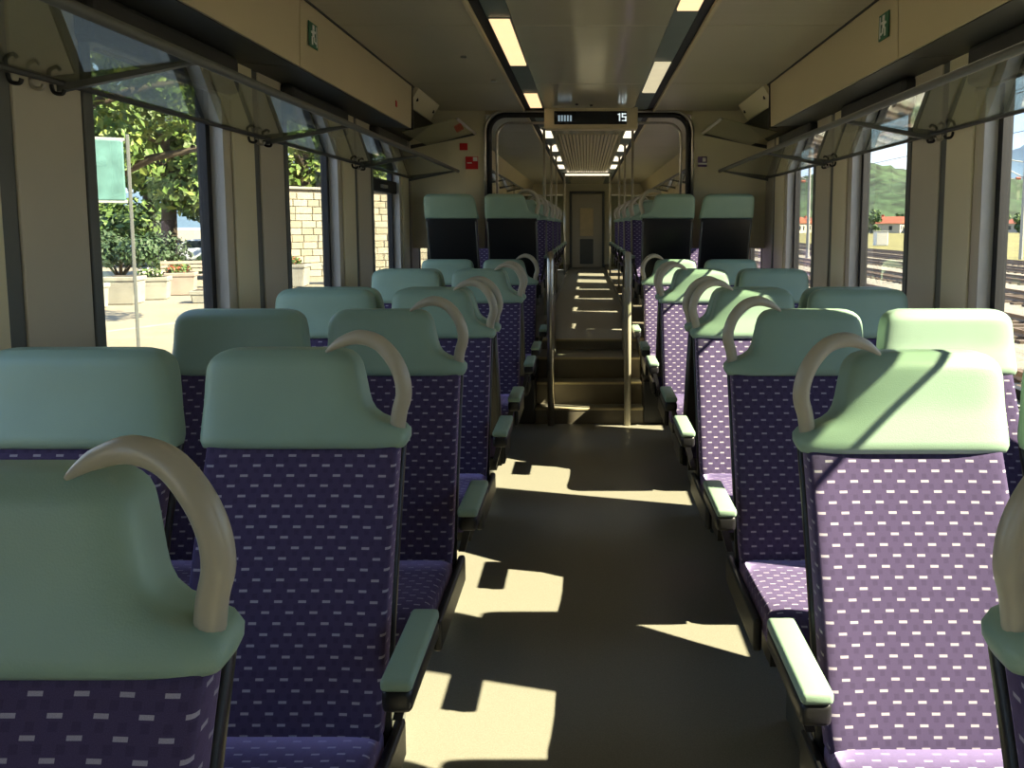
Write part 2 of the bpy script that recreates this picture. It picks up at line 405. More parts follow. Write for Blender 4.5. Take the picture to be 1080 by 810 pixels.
for s in (-1, 1):
    for k, (a, b) in enumerate(WIN[s]):
        wi += 1; g = WX+.072
        w = empty('window_%d' % wi, (s*WX, (a+b)/2, SILL)); tag(w, kind='structure')
        h = (b-a)/2; H = HEAD-SILL
        bm = bmesh.new()
        x0, x1 = sorted((0, s*TH))
        box(bm, x0, x1, h-.006, h, 0, H); box(bm, x0, x1, -h, -h+.006, 0, H); box(bm, x0, x1, -h, h, 0, .006); box(bm, x0, x1, -h, h, H-.006, H)
        obj('window_reveal', bm, REVEAL, w)
        bm = bmesh.new(); x0, x1 = sorted((s*.055, s*.095))
        for (p, q, u, v) in ((h-.045, h-.006, 0, H), (-h+.006, -h+.045, 0, H), (-h, h, 0, .045), (-h, h, H-.045, H)): box(bm, x0, x1, p, q, u, v)
        obj('rubber_seal', bm, RUB, w)
        bm = bmesh.new(); box(bm, *sorted((s*.070, s*.072)), -h+.02, h-.02, .02, H-.02)
        obj('window_pane', bm, WGL, w)
        if (s < 0 and k == 7) or (s > 0 and k == 8):
            B('vent_frame', RUB, *sorted((s*.02, s*.09)), -h+.01, h-.01, .93, 1.03, w, .006)
            B('vent_frame', RUB, *sorted((s*.02, s*.09)), -h+.01, h-.01, 1.27, H-.01, w, .006)
            B('vent_latch', STEEL, *sorted((s*.0, s*.03)), -.08, .08, .96, .985, w, .004)
        if b < 7.3 and a > .5:      # roller blind cassette above the pane
            c = B('roller_blind', DARK, *sorted((-s*.075, s*.05)), -h-.02, h+.02, 1.225, 1.38, w, .02)
            bm = bmesh.new(); tube(bm, [(-s*.05, -h+.02, 1.205), (-s*.05, h-.02, 1.205)], .008, 8); obj('blind_rail', bm, STEEL, w, True)
# end walls
bw = B('wall_back', BEIGE, -WX-.1, WX+.1, YB-.1, YB, -.6, CZ+.2, None, 0); tag(bw, kind='structure')
fw = B('wall_front', BEIGE, -WX-.1, WX+.1, YE, YE+.1, -.1, CZ+.2, None, 0); tag(fw, kind='structure')
d = empty('door_1', (0, YE-.03, .47)); tag(d, kind='structure')
B('door_leaf', PILL, -.36, .36, -.03, .03, 0, 1.75, d, .01)
B('door_panel', mat('lit_door_pane_tone', (.75, .60, .34), .5), -.17, .15, -.05, -.03, .75, 1.42, d, .01)  # yellow-beige tone stands in for the lit pane of the door
B('door_panel', GREY, -.17, .15, -.05, -.03, .08, .68, d, .01)
B('door_frame', GREY, -.42, -.36, -.05, .03, 0, 1.82, d, .01); B('door_frame', GREY, .36, .42, -.05, .03, 0, 1.82, d, .01)
B('door_frame', GREY, -.42, .42, -.05, .03, 1.76, 1.82, d, .01)
# ceiling
ce = B('ceiling', DARK, -WX-.1, WX+.1, YB, YE, CZ+.03, CZ+.15, None, 0); tag(ce, kind='structure')
ys = [YB, -5.6, -3.9, -2.3, -.6, 1.1, 2.8, 4.25, 5.95, 7.33]; yr = [7.45, 9.0, 10.7, 12.4, 14.1, 15.8, 17.9, YE]
for seq in (ys, yr):
    for a, b in zip(seq, seq[1:]):
        B('centre_panel', CEIL, -.385, .385, a+.003, b-.003, CZ-.004, CZ+.03, ce, .003)
        for s in (-1, 1):
            B('ribbed_panel', RIB, s*.575, s*1.30, a+.003, b-.003, CZ-.002, CZ+.03, ce, .003)
for s in (-1, 1):
    for (ya, yb) in ((YB, 7.33), (7.45, YE)):
        B('light_strip', LIGHTP, s*.388, s*.505, ya, yb, CZ+.004, CZ+.03, ce, 0)
        B('ceiling_groove', RUB, s*.512, s*.570, ya, yb, CZ+.012, CZ+.03, ce, 0)
        B('groove_lip', BEIGE2, s*.556, s*.577, ya, yb, CZ-.012, CZ+.01, ce, .003)
bm = bmesh.new()
for q in range(-8, 9): box(bm, q*.04-.012, q*.04+.012, 9.2, 15.5, CZ-.010, CZ-.004)
gr = obj('vent_grille', bm, BEIGE2, ce); gr['kind'] = 'stuff'
for (x, y) in ((-.1, 6.9), (.02, 6.95)): B('ceiling_sensor', BLACK, x-.012, x+.012, y, y+.03, CZ-.018, CZ-.004, ce, .004)
for s in (-1, 1):
    for j, (x, y) in enumerate(((-.75, 5.0), (-.66, 5.8))):
        if s < 0: B('ceiling_spot', STEEL, x-.018, x+.018, y, y+.03, CZ-.014, CZ-.002, ce, .005)
# cove panels
for s, nm in ((-1, 'trim_1'), (1, 'trim_2')):
    t = empty(nm, (0, 0, 0)); tag(t, kind='structure')
    seams = [YB, -1.6, .1, 1.9, 3.72, 6.05] if s < 0 else [YB, -1.7, 0, 1.8, 3.55, 5.95]
    for a, b in zip(seams, seams[1:]):
        bm = bmesh.new(); prism(bm, [(s*1.285, 2.168), (s*1.275, CZ), (s*1.30, CZ+.01), (s*1.31, 2.172)], a+.004, b-.004); obj('cove_panel', bm, BEIGE2, t)
        bm = bmesh.new(); prism(bm, [(s*1.30, 2.166), (s*1.30, 2.18), (s*WX, 2.20), (s*WX, 2.185)], a+.002, b-.002); obj('cove_soffit', bm, DARK, t)
    ye = seams[-1]
    B('cove_end_shadow', RUB, *sorted((s*1.272, s*1.33)), ye, ye+.02, 2.16, CZ, t, 0)  # black strip drawn in as the shadow at the panel's end
    bm = bmesh.new(); prism(bm, [(s*1.31, 2.335), (s*1.235, CZ-.01), (s*1.26, CZ), (s*1.335, 2.345)], ye+.04, 6.95); obj('lamp_flap', bm, BEIGE, t)
    for yy in (ye+.16, 6.85): B('flap_screw', RUB, *sorted((s*1.265, s*1.295)), yy, yy+.025, 2.385, 2.41, t, .004)
    bm = bmesh.new(); prism(bm, [(s*1.36, 2.36), (s*WX, 2.20), (s*WX, CZ)], ye+.02, 7.34); obj('recess_back', bm, DARK, t)
    bm = bmesh.new(); prism(bm, [(s*1.50, 2.0), (s*1.27, CZ), (s*1.30, CZ), (s*1.53, 2.0)], 7.46, YE); obj('cove_panel', bm, BEIGE2, t)
    # ceiling to cove joint line
    B('joint_strip', DARK, s*1.262, s*1.272, YB, 6.2, CZ-.008, CZ, t, 0)

# luggage racks
def rack(side, y0, y1, label, xf=1.145, zf=1.945, zb=1.885, brs=(), panes=()):
    s = side; r = empty('luggage_rack', (s*WX, y0, zb)); tag(r, label, 'luggage rack')
    X = lambda x: x-s*WX
    Z = lambda z: z-zb
    bm = bmesh.new(); tube(bm, [(X(s*xf), 0, Z(zf)), (X(s*xf), y1-y0, Z(zf))], .015, 12); obj('front_rod', bm, GREY, r, True)
    bm = bmesh.new(); tube(bm, [(X(s*(WX-.03)), 0, -.004), (X(s*(WX-.03)), y1-y0, -.004)], .0085, 8); obj('back_rail', bm, DARK, r, True)
    for a, b in zip(panes, panes[1:]):
        bm = bmesh.new(); a1, b1 = a-y0+.004, b-y0-.004
        prism(bm, [(X(s*(xf+.012)), Z(zf)), (X(s*(WX-.04)), 0), (X(s*(WX-.04)), .003), (X(s*(xf+.012)), Z(zf)+.003)], a1, b1)
        obj('glass_shelf', bm, RGL, r)
    for y in brs:
        bm = bmesh.new(); prism(bm, [(X(s*(xf+.01)), Z(zf)-.005), (X(s*WX), -.03), (X(s*WX), -.008), (X(s*(xf+.01)), Z(zf)+.008)], y-y0-.012, y-y0+.012); obj('bracket', bm, GREY, r)
    return r
lb = [.6, 2.36, 3.93, 5.6, 7.25]; rb = [.4, 2.06, 3.74, 5.42, 7.2]
for s, bl, word in ((-1, lb, 'left'), (1, rb, 'right')):
    y0, y1 = bl[0]-.5, 7.3
    r = rack(s, y0, y1, 'long tilted glass luggage shelf with grey front rod along the %s windows' % word, brs=[b+.10 for b in bl[1:-1]]+[7.28], panes=[y0]+[b+.10 for b in bl[1:-1]]+[7.28])
    for b in bl[1:-1]:
        for q in (-.09, .0, .09):
            P = [(s*(-.015), b-y0+q-.03, -.012), (s*(-.022), b-y0+q-.03, -.034), (s*(-.045), b-y0+q-.03, -.038), (s*(-.052), b-y0+q-.03, -.026)]
            bm = bmesh.new(); tube(bm, smoothpath(P, 4), .006, 8); obj('coat_hook', bm, BLACK if q else STEEL, r, True)
    rr = empty('luggage_shelf', (s*WX, 6.32, 2.17)); tag(rr, 'short high glass shelf beside the %s end wall of the lower saloon' % word, 'luggage shelf')
    bm = bmesh.new(); prism(bm, [(s*(1.0-WX), .10), (s*(1.42-WX), .0), (s*(1.42-WX), .006), (s*(1.0-WX), .106)], 0, 1.02); obj('shelf_plate', bm, RGL, rr)
    bm = bmesh.new(); tube(bm, [(s*(1.0-WX), .05, .105), (s*(1.0-WX), 1.03, .105)], .012, 10); obj('front_rod', bm, REVEAL, rr, True)
    bm = bmesh.new(); prism(bm, [(s*(1.0-WX), .09), (0, -.03), (0, .0), (s*(1.0-WX), .105)], 1.02, 1.04); obj('bracket', bm, DARK, rr)
    r2 = rack(s, 7.5, 15.2, 'far luggage shelf above the %s seats of the raised saloon' % word, xf=1.18, zf=2.14, zb=2.08, brs=[9, 10.6, 12.2, 13.8, 15.1], panes=[7.5, 9, 10.6, 12.2, 13.8, 15.2])

# bulkhead and portal
for s, n in ((-1, 3), (1, 4)):
    t = B('trim_%d' % n, BEIGE, s*.905, s*WX, 7.36, 7.44, 1.27, CZ+.03, None, .004); tag(t, kind='structure')
t = B('trim_5', BEIGE2, -.91, .91, 7.36, 7.44, 2.44, CZ+.03, None, 0); tag(t, kind='structure')
pf = empty('portal_frame', (0, 7.34, .47)); tag(pf, 'black and steel arch framing the passage where the saloon steps up', 'arch')
def arch(hw, top, rad, r, y, z0=0):
    P = [(-hw, y, z0), (-hw, y, top-rad)]
    for k in range(1, 8): a = PI-PI/2*k/8; P.append((-hw+rad+rad*math.cos(a), y, top-rad+rad*math.sin(a)))
    P += [(-hw+rad, y, top), (hw-rad, y, top)]
    for k in range(1, 8): a = PI/2-PI/2*k/8; P.append((hw-rad+rad*math.cos(a), y, top-rad+rad*math.sin(a)))
    P += [(hw, y, top-rad), (hw, y, z0)]
    bm = bmesh.new(); tube(bm, P, r, 10); return bm
obj('steel_edge', arch(.908, 1.992, .17, .013, -.01, .80), STEEL, pf, True)
obj('rubber_arch', arch(.873, 1.962, .15, .024, 0, .80), RUB, pf, True)
obj('grab_rail', arch(.815, 1.90, .13, .012, .06, .9), STEEL, pf, True)
# display box
dp = empty('passenger_display', (.018, 7.22, 2.345)); tag(dp, 'beige passenger information display box hanging under the centre of the arch', 'display')
B('display_housing', BEIGE2, -.40, .40, -.06, .085, -.055, .135, dp, .015)
B('display_screen', SCREEN, -.315, .305, -.066, -.058, -.015, .095, dp, .003)
for x in (-.28, -.255, -.23, -.205, -.18): B('dim_letter', LCDD, x, x+.015, -.069, -.065, .01, .06, dp, 0)
def strokes(name, rects, m, p, ox, oz, sc, y):
    bm = bmesh.new()
    for a, b, c, e_ in rects: box(bm, ox+a*sc, ox+b*sc, y-.003, y, oz+c*sc, oz+e_*sc)
    return obj(name, bm, m, p)
strokes('digit_one', [(0.25, .42, 0, 1), (.08, .3, .8, .92)], LCD, dp, .222, .012, .065, -.066)
strokes('digit_five', [(0, .6, .86, 1), (0, .16, .5, 1), (0, .6, .46, .6), (.44, .6, 0, .6), (0, .6, 0, .14)], LCD, dp, .262, .012, .065, -.066)
bm = bmesh.new(); box(bm, -.36, .36, .0, .08, .12, .165); obj('mounting_bracket', bm, DARK, dp)

# ceiling lights
def light(x, y0, y1, label, m=LAMP, w=.1, z=CZ):
    o = empty('ceiling_light', (x, (y0+y1)/2, z)); h = (y1-y0)/2
    tag(o, label, 'ceiling light', 'ceiling lights')
    B('light_frame', LIGHTP, -w/2-.006, w/2+.006, -h-.008, h+.008, .0, .015, o, .002)
    B('light_diffuser', m, -w/2, w/2, -h, h, -.008, .004, o, .003)
Ls = [(-.447, 4.13, 5.27, 'long warm lamp in the left ceiling strip, nearest the camera'), (-.447, 6.40, 7.12, 'short warm lamp in the left ceiling strip just before the arch'),
      (.447, 3.35, 3.95, 'warm lamp cut by the top edge in the right ceiling strip'), (.447, 5.18, 6.33, 'long pale lamp in the right ceiling strip before the arch'),
      (-.447, .9, 1.9, 'left ceiling strip lamp above the camera')]
for i, a in enumerate(Ls): light(a[0], a[1], a[2], a[3], LAMPD if a[0] > 0 and a[1] > 5 else LAMP)
od = ['first', 'second', 'third', 'fourth', 'fifth']
for s in (-1, 1):
    for i, y in enumerate((8.7, 10.4, 12.1, 13.8)):
        light(s*.447, y, y+.85, '%s small bright lamp beyond the arch in the %s ceiling strip' % (od[i], names[s]), LAMPW)
o = empty('ceiling_light', (0, 15.9, CZ)); tag(o, 'bright transverse lamp crossing the ceiling far down the carriage', 'ceiling light')
B('light_frame', DARK, -.47, .47, -.02, .12, -.02, .0, o, .004); B('light_diffuser', LAMPW, -.45, .45, -.03, .10, -.045, -.02, o, .004)

# stickers
def exit_sign(x, y, z, s, label):
    o = empty('exit_sign', (x, y, z)); tag(o, label, 'sign')
    bm = bmesh.new(); box(bm, -.002, .002, -.06, .06, -.055, .055); obj('sign_plate', bm, GREEN, o)
    bm = bmesh.new(); sg = -s
    def q(y0, y1, z0, z1): box(bm, *sorted((sg*.002, sg*.004)), y0, y1, z0, z1)
    q(-.012, .012, .026, .046); q(-.016, .010, -.008, .024); q(-.034, -.016, .006, .016); q(.010, .028, .012, .022); q(-.028, -.012, -.044, -.008); q(.002, .016, -.030, -.006); q(.016, .034, -.034, -.024); q(.036, .046, -.046, .046)
    obj('running_figure', bm, WHITE, o)
exit_sign(-1.274, 3.88, 2.335, -1, 'small green emergency exit sign on the left cove panel')
exit_sign(1.274, 3.70, 2.335, 1, 'small green emergency exit sign on the right cove panel')
o = empty('red_sticker', (-1.03, 7.355, 2.02)); tag(o, 'red extinguisher sticker on the left end wall beside the arch', 'sticker')
B('sticker_plate', RED, -.055, .055, -.003, .0, -.055, .055, o, 0)
bm = bmesh.new(); box(bm, .012, .05, -.005, -.003, .015, .05); box(bm, -.04, .0, -.005, -.003, -.005, .004); obj('sticker_print', bm, WHITE, o)
o = empty('red_sticker', (-1.10, 7.352, 2.16)); tag(o, 'small red sticker seen through the high shelf at left', 'sticker'); B('sticker_plate', RED, -.035, .035, -.003, .0, -.03, .03, o, 0)
o = empty('red_sticker', (-1.277, 5.55, 2.27)); tag(o, 'tiny red mark on the left cove panel near its far end', 'sticker'); B('sticker_plate', RED, 0, .003, -.02, .02, -.02, .02, o, 0)
o = empty('pictogram_sticker', (1.0, 7.355, 2.03)); tag(o, 'small dark purple and white pictogram sticker on the right end wall', 'sticker')
B('sticker_plate', PURP, -.04, .04, -.003, 0, -.045, .045, o, 0)
bm = bmesh.new(); box(bm, .0, .03, -.005, -.003, .0, .035); box(bm, -.04, .04, -.005, -.003, -.025, -.01); obj('sticker_print', bm, WHITE, o)

# stair partitions, poles, heater box
for s in (-1, 1):
    o = empty('stair_handrail', (s*.296, 6.28, -.07)); tag(o, 'silver post with rounded cream side panel at the %s of the steps' % names[s], 'handrail')
    bm = bmesh.new(); tube(bm, [(0, 0, 0), (0, 0, 1.27), (0, .03, 1.33)], .026, 12); obj('post', bm, STEEL if s < 0 else HANDLE, o, True)
    bm = bmesh.new(); pts = [(0, .25), (0, 1.05)]
    outl = [(.04, .12), (.04, 1.10), (.12, 1.12), (.28, 1.08), (.42, .98), (.52, .84), (.55, .70), (.55, .42)]
    a = [bm.verts.new((-.009, y, z)) for y, z in outl]; b = [bm.verts.new((.009, y, z)) for y, z in outl]; n = len(outl)
    bm.faces.new(a); bm.faces.new(b[::-1])
    for i in range(n): bm.faces.new([a[i], b[i], b[(i+1) % n], a[(i+1) % n]])
    bmesh.ops.recalc_face_normals(bm, faces=bm.faces[:]); obj('side_panel', bm, PILL, o)
    P = [(0, .03, 1.30), (0, .10, 1.33), (0, .4, 1.22), (0, .62, 1.06), (0, .66, .95), (0, .66, .42)]
    bm = bmesh.new(); tube(bm, smoothpath(P, 4), .016, 10); obj('rail', bm, STEEL, o, True)
    bx = empty('equipment_box', (s*.50, 6.32, -.07)); tag(bx, 'low %s box beside the foot of the steps, %s side' % ('black' if s > 0 else 'dark grey', names[s]), 'box')
    B('box_body', DARK, -.075, .075, 0, .42, 0, .33, bx, .008); B('box_lid', BLACK, -.08, .08, -.005, .425, .33, .348, bx, .004)
for s in (-1, 1):
    for i, y in enumerate((8.62, 10.3, 12.0)):
        o = empty('grab_pole', (s*.455, y, .54)); tag(o, '%s slim vertical grab pole beyond the arch, %s of aisle' % (od[i], names[s]), 'pole')
        bm = bmesh.new(); tube(bm, [(0, 0, 0), (0, 0, CZ-.54)], .014, 10); obj('pole_tube', bm, HANDLE, o, True)
        bm = bmesh.new(); tube(bm, [(0, 0, CZ-.56), (0, 0, CZ-.54)], .032, 12); obj('pole_flange', bm, STEEL, o, True)
for s in (-1, 1):
    o = empty('glass_partition', (s*.90, 15.6, RF)); tag(o, 'far glass partition with steel posts at the %s of the aisle' % names[s], 'partition')
    B('partition_glass', RGL, -.45, .45, 0, .012, .1, 1.5, o, 0)
    for q in (-.47, .47):
        bm = bmesh.new(); tube(bm, [(q, 0, 0), (q, 0, 1.9)], .018, 10); obj('post', bm, STEEL, o, True)
    for z in (.1, 1.5):
        bm = bmesh.new(); tube(bm, [(-.47, 0, z), (.47, 0, z)], .014, 8); obj('rail', bm, STEEL, o, True)

# ---------------------------------------------------------------- outside
PAVE = mat('pale_paving', (.25, .215, .155), .85, var=.12, vscale=.7)
BALL = mat('pale_ballast', (.22, .195, .15), .9, bump=.6, bscale=12, var=.35, vscale=9)
CONC = mat('planter_concrete', (.28, .27, .23), .85, var=.12, vscale=3)
CONC2 = mat('pink_concrete', (.30, .24, .20), .85, var=.12, vscale=3)
GRASS = mat('yellow_dry_grass', (.17, .15, .045), .9, var=.3, vscale=.3)
GRASSG = mat('green_grass', (.10, .15, .035), .9, var=.3, vscale=.8)
STONE = mat('cream_stone', (.28, .25, .18), .85, var=.18, vscale=1.5)
STONEB = mat('cream_stone_light', (.33, .295, .22), .85, var=.15, vscale=2)
MORT = mat('mortar', (.15, .13, .10), .9)
LEAF = mat('leaf_green', (.075, .13, .022), .6, var=.5, vscale=1.2)
LEAF2 = mat('leaf_yellow_green', (.16, .21, .04), .6, var=.4, vscale=1.2)
LEAFD = mat('leaf_dark', (.03, .06, .02), .6, var=.4, vscale=.5)
BARK = mat('bark', (.06, .045, .03), .9, bump=.5, bscale=20)
RAIL = mat('rusty_rail', (.14, .085, .05), .6)
SLEEP = mat('brown_sleepers', (.10, .07, .05), .9)
ROOF = mat('red_roof_tiles', (.30, .08, .04), .8, var=.2)
RENDER = mat('pale_render', (.40, .37, .31), .8)
MAST = mat('galvanised_mast', (.30, .30, .28), .6)
HILL = mat('wooded_hill', (.030, .056, .022), .9, var=.8, vscale=.16)
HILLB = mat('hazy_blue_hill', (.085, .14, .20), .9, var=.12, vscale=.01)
TYRE = mat('tyre', (.015, .015, .015), .7)
CGL = mat('car_glass', (.02, .03, .035), .1)
HED = mat('hedge_green', (.05, .085, .022), .8, var=.4, vscale=2)
GZ = -.62
def ground(name, m, x0, x1, y0, y1, z, d=.3):
    return tag(B(name, m, x0, x1, y0, y1, z-d, z, None, 0), kind='structure')
ground('pavement', PAVE, -300, -1.75, -80, 400, GZ)
ground('track_bed', BALL, 1.75, 29.5, -60, 400, -.95)
ground('grass_field', GRASS, 29.5, 900, -60, 900, -.90)
wl = B('pavement_line', STONEB, 0, .18, 0, 30, 0, .006, None, 0); wl.location = (-13.5, 8, GZ); wl.rotation_euler = (0, 0, math.radians(-25)); tag(wl, 'pale painted line running across the paving outside the left window', 'road marking')

def leafmesh(name, centers, nleaf, size, m, parent, seed=1):
    rnd = random.Random(seed); vs = []; fs = []
    tot = sum(r**2 for _, r in centers)
    for c, r in centers:
        for _ in range(int(nleaf*r*r/tot)):
            d = Vector((rnd.gauss(0, 1), rnd.gauss(0, 1), rnd.gauss(0, 1))).normalized()
            p = Vector(c)+Vector((d.x, d.y, d.z*.75))*r*(rnd.random()**.35)
            n = (d+Vector((rnd.uniform(-.8, .8), rnd.uniform(-.8, .8), rnd.uniform(-.3, 1)))).normalized()
            u = n.orthogonal().normalized(); a = rnd.uniform(0, 6.28); u = (u*math.cos(a)+n.cross(u)*math.sin(a)); v = n.cross(u)
            s = size*rnd.uniform(.6, 1.3); i = len(vs)
            vs += [p-u*s, p-v*s*.55+n*s*.12, p+u*s, p+v*s*.55+n*s*.12]; fs += [(i, i+1, i+2), (i, i+2, i+3)]
    me = bpy.data.meshes.new(name); me.from_pydata([tuple(v) for v in vs], [], fs); me.materials.append(m)
    o = link(name, me, None, parent); o['kind'] = 'stuff'; return o
def tree(x, y, z, h, r, label, m1, m2, n=6000, size=.16, seed=1, low=.35, group=None, name='tree'):
    t = empty(name, (x, y, z)); tag(t, label, 'tree', group); rnd = random.Random(seed)
    bm = bmesh.new(); tube(bm, [(0, 0, 0), (.1, .05, h*.3), (-.05, .1, h*.65), (0, 0, h*.85)], [h*.035, h*.028, h*.018, h*.006], 10)
    for k in range(7):
        a = k*2.4; z0 = h*(.3+.06*k); tube(bm, [(0, 0, z0), (math.cos(a)*r*.35, math.sin(a)*r*.35, z0+h*.08), (math.cos(a)*r*.75, math.sin(a)*r*.75, z0+h*.12)], [h*.014, h*.009, h*.003], 6)
    obj('trunk', bm, BARK, t, True)
    cs = []
    for k in range(26):
        a = rnd.uniform(0, 6.28); rr = r*math.sqrt(rnd.random())*.8; zz = h*(low+(1-low)*rnd.random()*.9)
        f = 1-((zz/h-low)/(1-low)-.4)**2*1.1
        cs.append(((math.cos(a)*rr*f, math.sin(a)*rr*f, zz), r*rnd.uniform(.2, .36)))
    leafmesh('foliage', cs, n, size, m1, t, seed); leafmesh('foliage', cs, n//3, size*1.05, m2, t, seed+50)
    return t
tl = [(-10.2, 16.5, 9, 4.6, 'broad leafy tree with sunlit drooping branches outside the nearest left window', .34, 15000, .12),
      (-17.2, 34.0, 10, 4.8, 'dense green tree further back outside the nearest left window', .3, 9000, .2),
      (-28, 53, 13, 5.5, 'tall tree closing the view at the back of the left window', .15, 9000, .26),
      (-19.5, 64, 13, 6.5, 'tall tree behind the parked cars', .2, 8000, .22),
      (-14.5, 42.5, 12, 4.8, 'tree rising behind the cream stone wall, left one', .36, 7000, .24),
      (-7.5, 50, 12, 5.0, 'tree rising behind the cream stone wall, right one', .36, 6000, .25),
      (-40, 46, 13, 6, 'dark tree at the far left beyond the car park', .12, 7000, .3)]
for i, (x, y, h, r, lab, low, n, sz) in enumerate(tl): tree(x, y, GZ, h, r, lab, LEAF, LEAF2 if i in (0, 1, 3, 4) else LEAFD, n, sz, i+3, low)
# hedge and dark bush
def bush(x, y, z, r, label, m, n=2500, seed=5, sx=1.0, name='shrub', size=.09, m2=None):
    t = empty(name, (x, y, z)); tag(t, label, 'shrub')
    rnd = random.Random(seed); cs = [((rnd.uniform(-r, r)*sx, rnd.uniform(-r, r)*.6, r*rnd.uniform(.4, .95)), r*rnd.uniform(.35, .55)) for _ in range(9)]
    bm = bmesh.new(); tube(bm, [(0, 0, 0), (.03, 0, r*.6)], [.05*r, .03*r], 6)
    for a in range(5): tube(bm, [(0, 0, r*.1), (math.cos(a*1.3)*r*.5*sx, math.sin(a*1.3)*r*.4, r*.8)], [.03*r, .012*r], 5)
    obj('stems', bm, BARK, t); leafmesh('foliage', cs, n, size, m, t, seed)
    if m2: leafmesh('flowers', cs, n//3, size*.8, m2, t, seed+9)
bush(-16.4, 29.0, GZ, 1.7, 'large dark shrub behind the concrete planters, standing in for a window reflection', LEAFD, 5000, 4)  # shrub added in place of a dark reflection in the pane
bush(-28.5, 40.5, GZ, 2.0, 'clipped green shrub at the back edge of the paving', LEAFD, 4000, 8, 2.2)
bush(-15.5, 32.5, GZ, .9, 'bright green shrub beside the parked cars', LEAF2, 2500, 9, 1.4)
# planters
FLR = mat('red_flowers', (.45, .09, .05), .7, var=.3); FLW = mat('white_flowers', (.55, .5, .42), .7, var=.3)
def planter(x, y, lab, m=CONC, w=.95, h=.78, rz=.2, fl=True, seed=1):
    t = empty('concrete_planter', (x, y, GZ), rz); tag(t, lab, 'planter')
    bm = bmesh.new(); pts = [(-w*.44, 0), (w*.44, 0), (w*.5, h), (-w*.5, h)]; prism(bm, pts, -w*.47, w*.47)
    bmesh.ops.bevel(bm, geom=bm.edges[:], offset=.03, segments=2, affect='EDGES'); obj('tub', bm, m, t)
    B('rim', m, -w*.53, w*.53, -w*.5, w*.5, h-.09, h+.02, t, .015); B('soil', BARK, -w*.42, w*.42, -w*.4, w*.4, h+.015, h+.03, t, 0)
    if fl:
        cs = [((random.uniform(-.3, .3)*w, random.uniform(-.3, .3)*w, h+.12), .2) for _ in range(5)]
        leafmesh('plants', cs, 350, .07, LEAF, t, seed); leafmesh('flowers', cs, 220, .05, FLR if seed % 2 else FLW, t, seed+3)
planter(-12.4, 22.1, 'large pale square concrete planter outside the nearest left window', CONC, .80, .72, .15, False)
planter(-12.35, 23.5, 'concrete planter with pale plants right of the large square one', CONC, .78, .62, .3, True, 2)
planter(-12.3, 25.0, 'pinkish concrete planter with red flowers near the bench', CONC2, .8, .66, .3, True, 3)
planter(-12.6, 20.7, 'concrete planter with red flowers at the left edge of the window', CONC, .78, .62, .1, True, 5)
planter(-10.4, 22.5, 'low pale concrete block near the right edge of the left window', CONC, .7, .32, .2, False)
planter(-10.2, 28.6, 'planter with red flowers in front of the cream stone wall', CONC, 1.0, .75, .1, True, 7)
planter(-9.0, 29.9, 'small planter with dark red flowers by the stone wall', CONC, .95, .7, .1, True, 9)
def bench(x, y, rz, lab):
    t = empty('bench', (x, y, GZ), rz); tag(t, lab, 'bench'); WD = CONC2
    for i in range(4): B('seat_slat', WD, -.85, .85, -.22+i*.12, -.12+i*.12, .43, .46, t, .004)
    for i in range(3): B('back_slat', WD, -.85, .85, .26, .29, .55+i*.13, .65+i*.13, t, .004)
    for q in (-.7, .7): B('leg', CONC, q-.05, q+.05, -.2, .28, 0, .43, t, .01); B('back_support', CONC, q-.03, q+.03, .28, .33, .4, .95, t, .005)
bench(-13.3, 27.6, .5, 'pinkish slatted bench behind the concrete planters')
# teal board on a grey post
POST = mat('dull_post', (.10, .105, .095), .6)
o = empty('teal_board', (-6.45, 11.0, GZ), .5); tag(o, 'pale teal board on a grey post seen through the nearest left window', 'sign board')
B('board', mat('pale_teal_board', (.09, .19, .17), .4, var=.3, vscale=4), -.42, .30, -.03, .03, 2.42, 3.22, o, .02)
B('board_frame', MAST, -.44, .32, -.02, .04, 2.39, 2.43, o, .005); B('board_frame', MAST, -.44, .32, -.02, .04, 3.21, 3.25, o, .005)
B('post', POST, .33, .375, -.02, .02, 0, 3.3, o, .01)
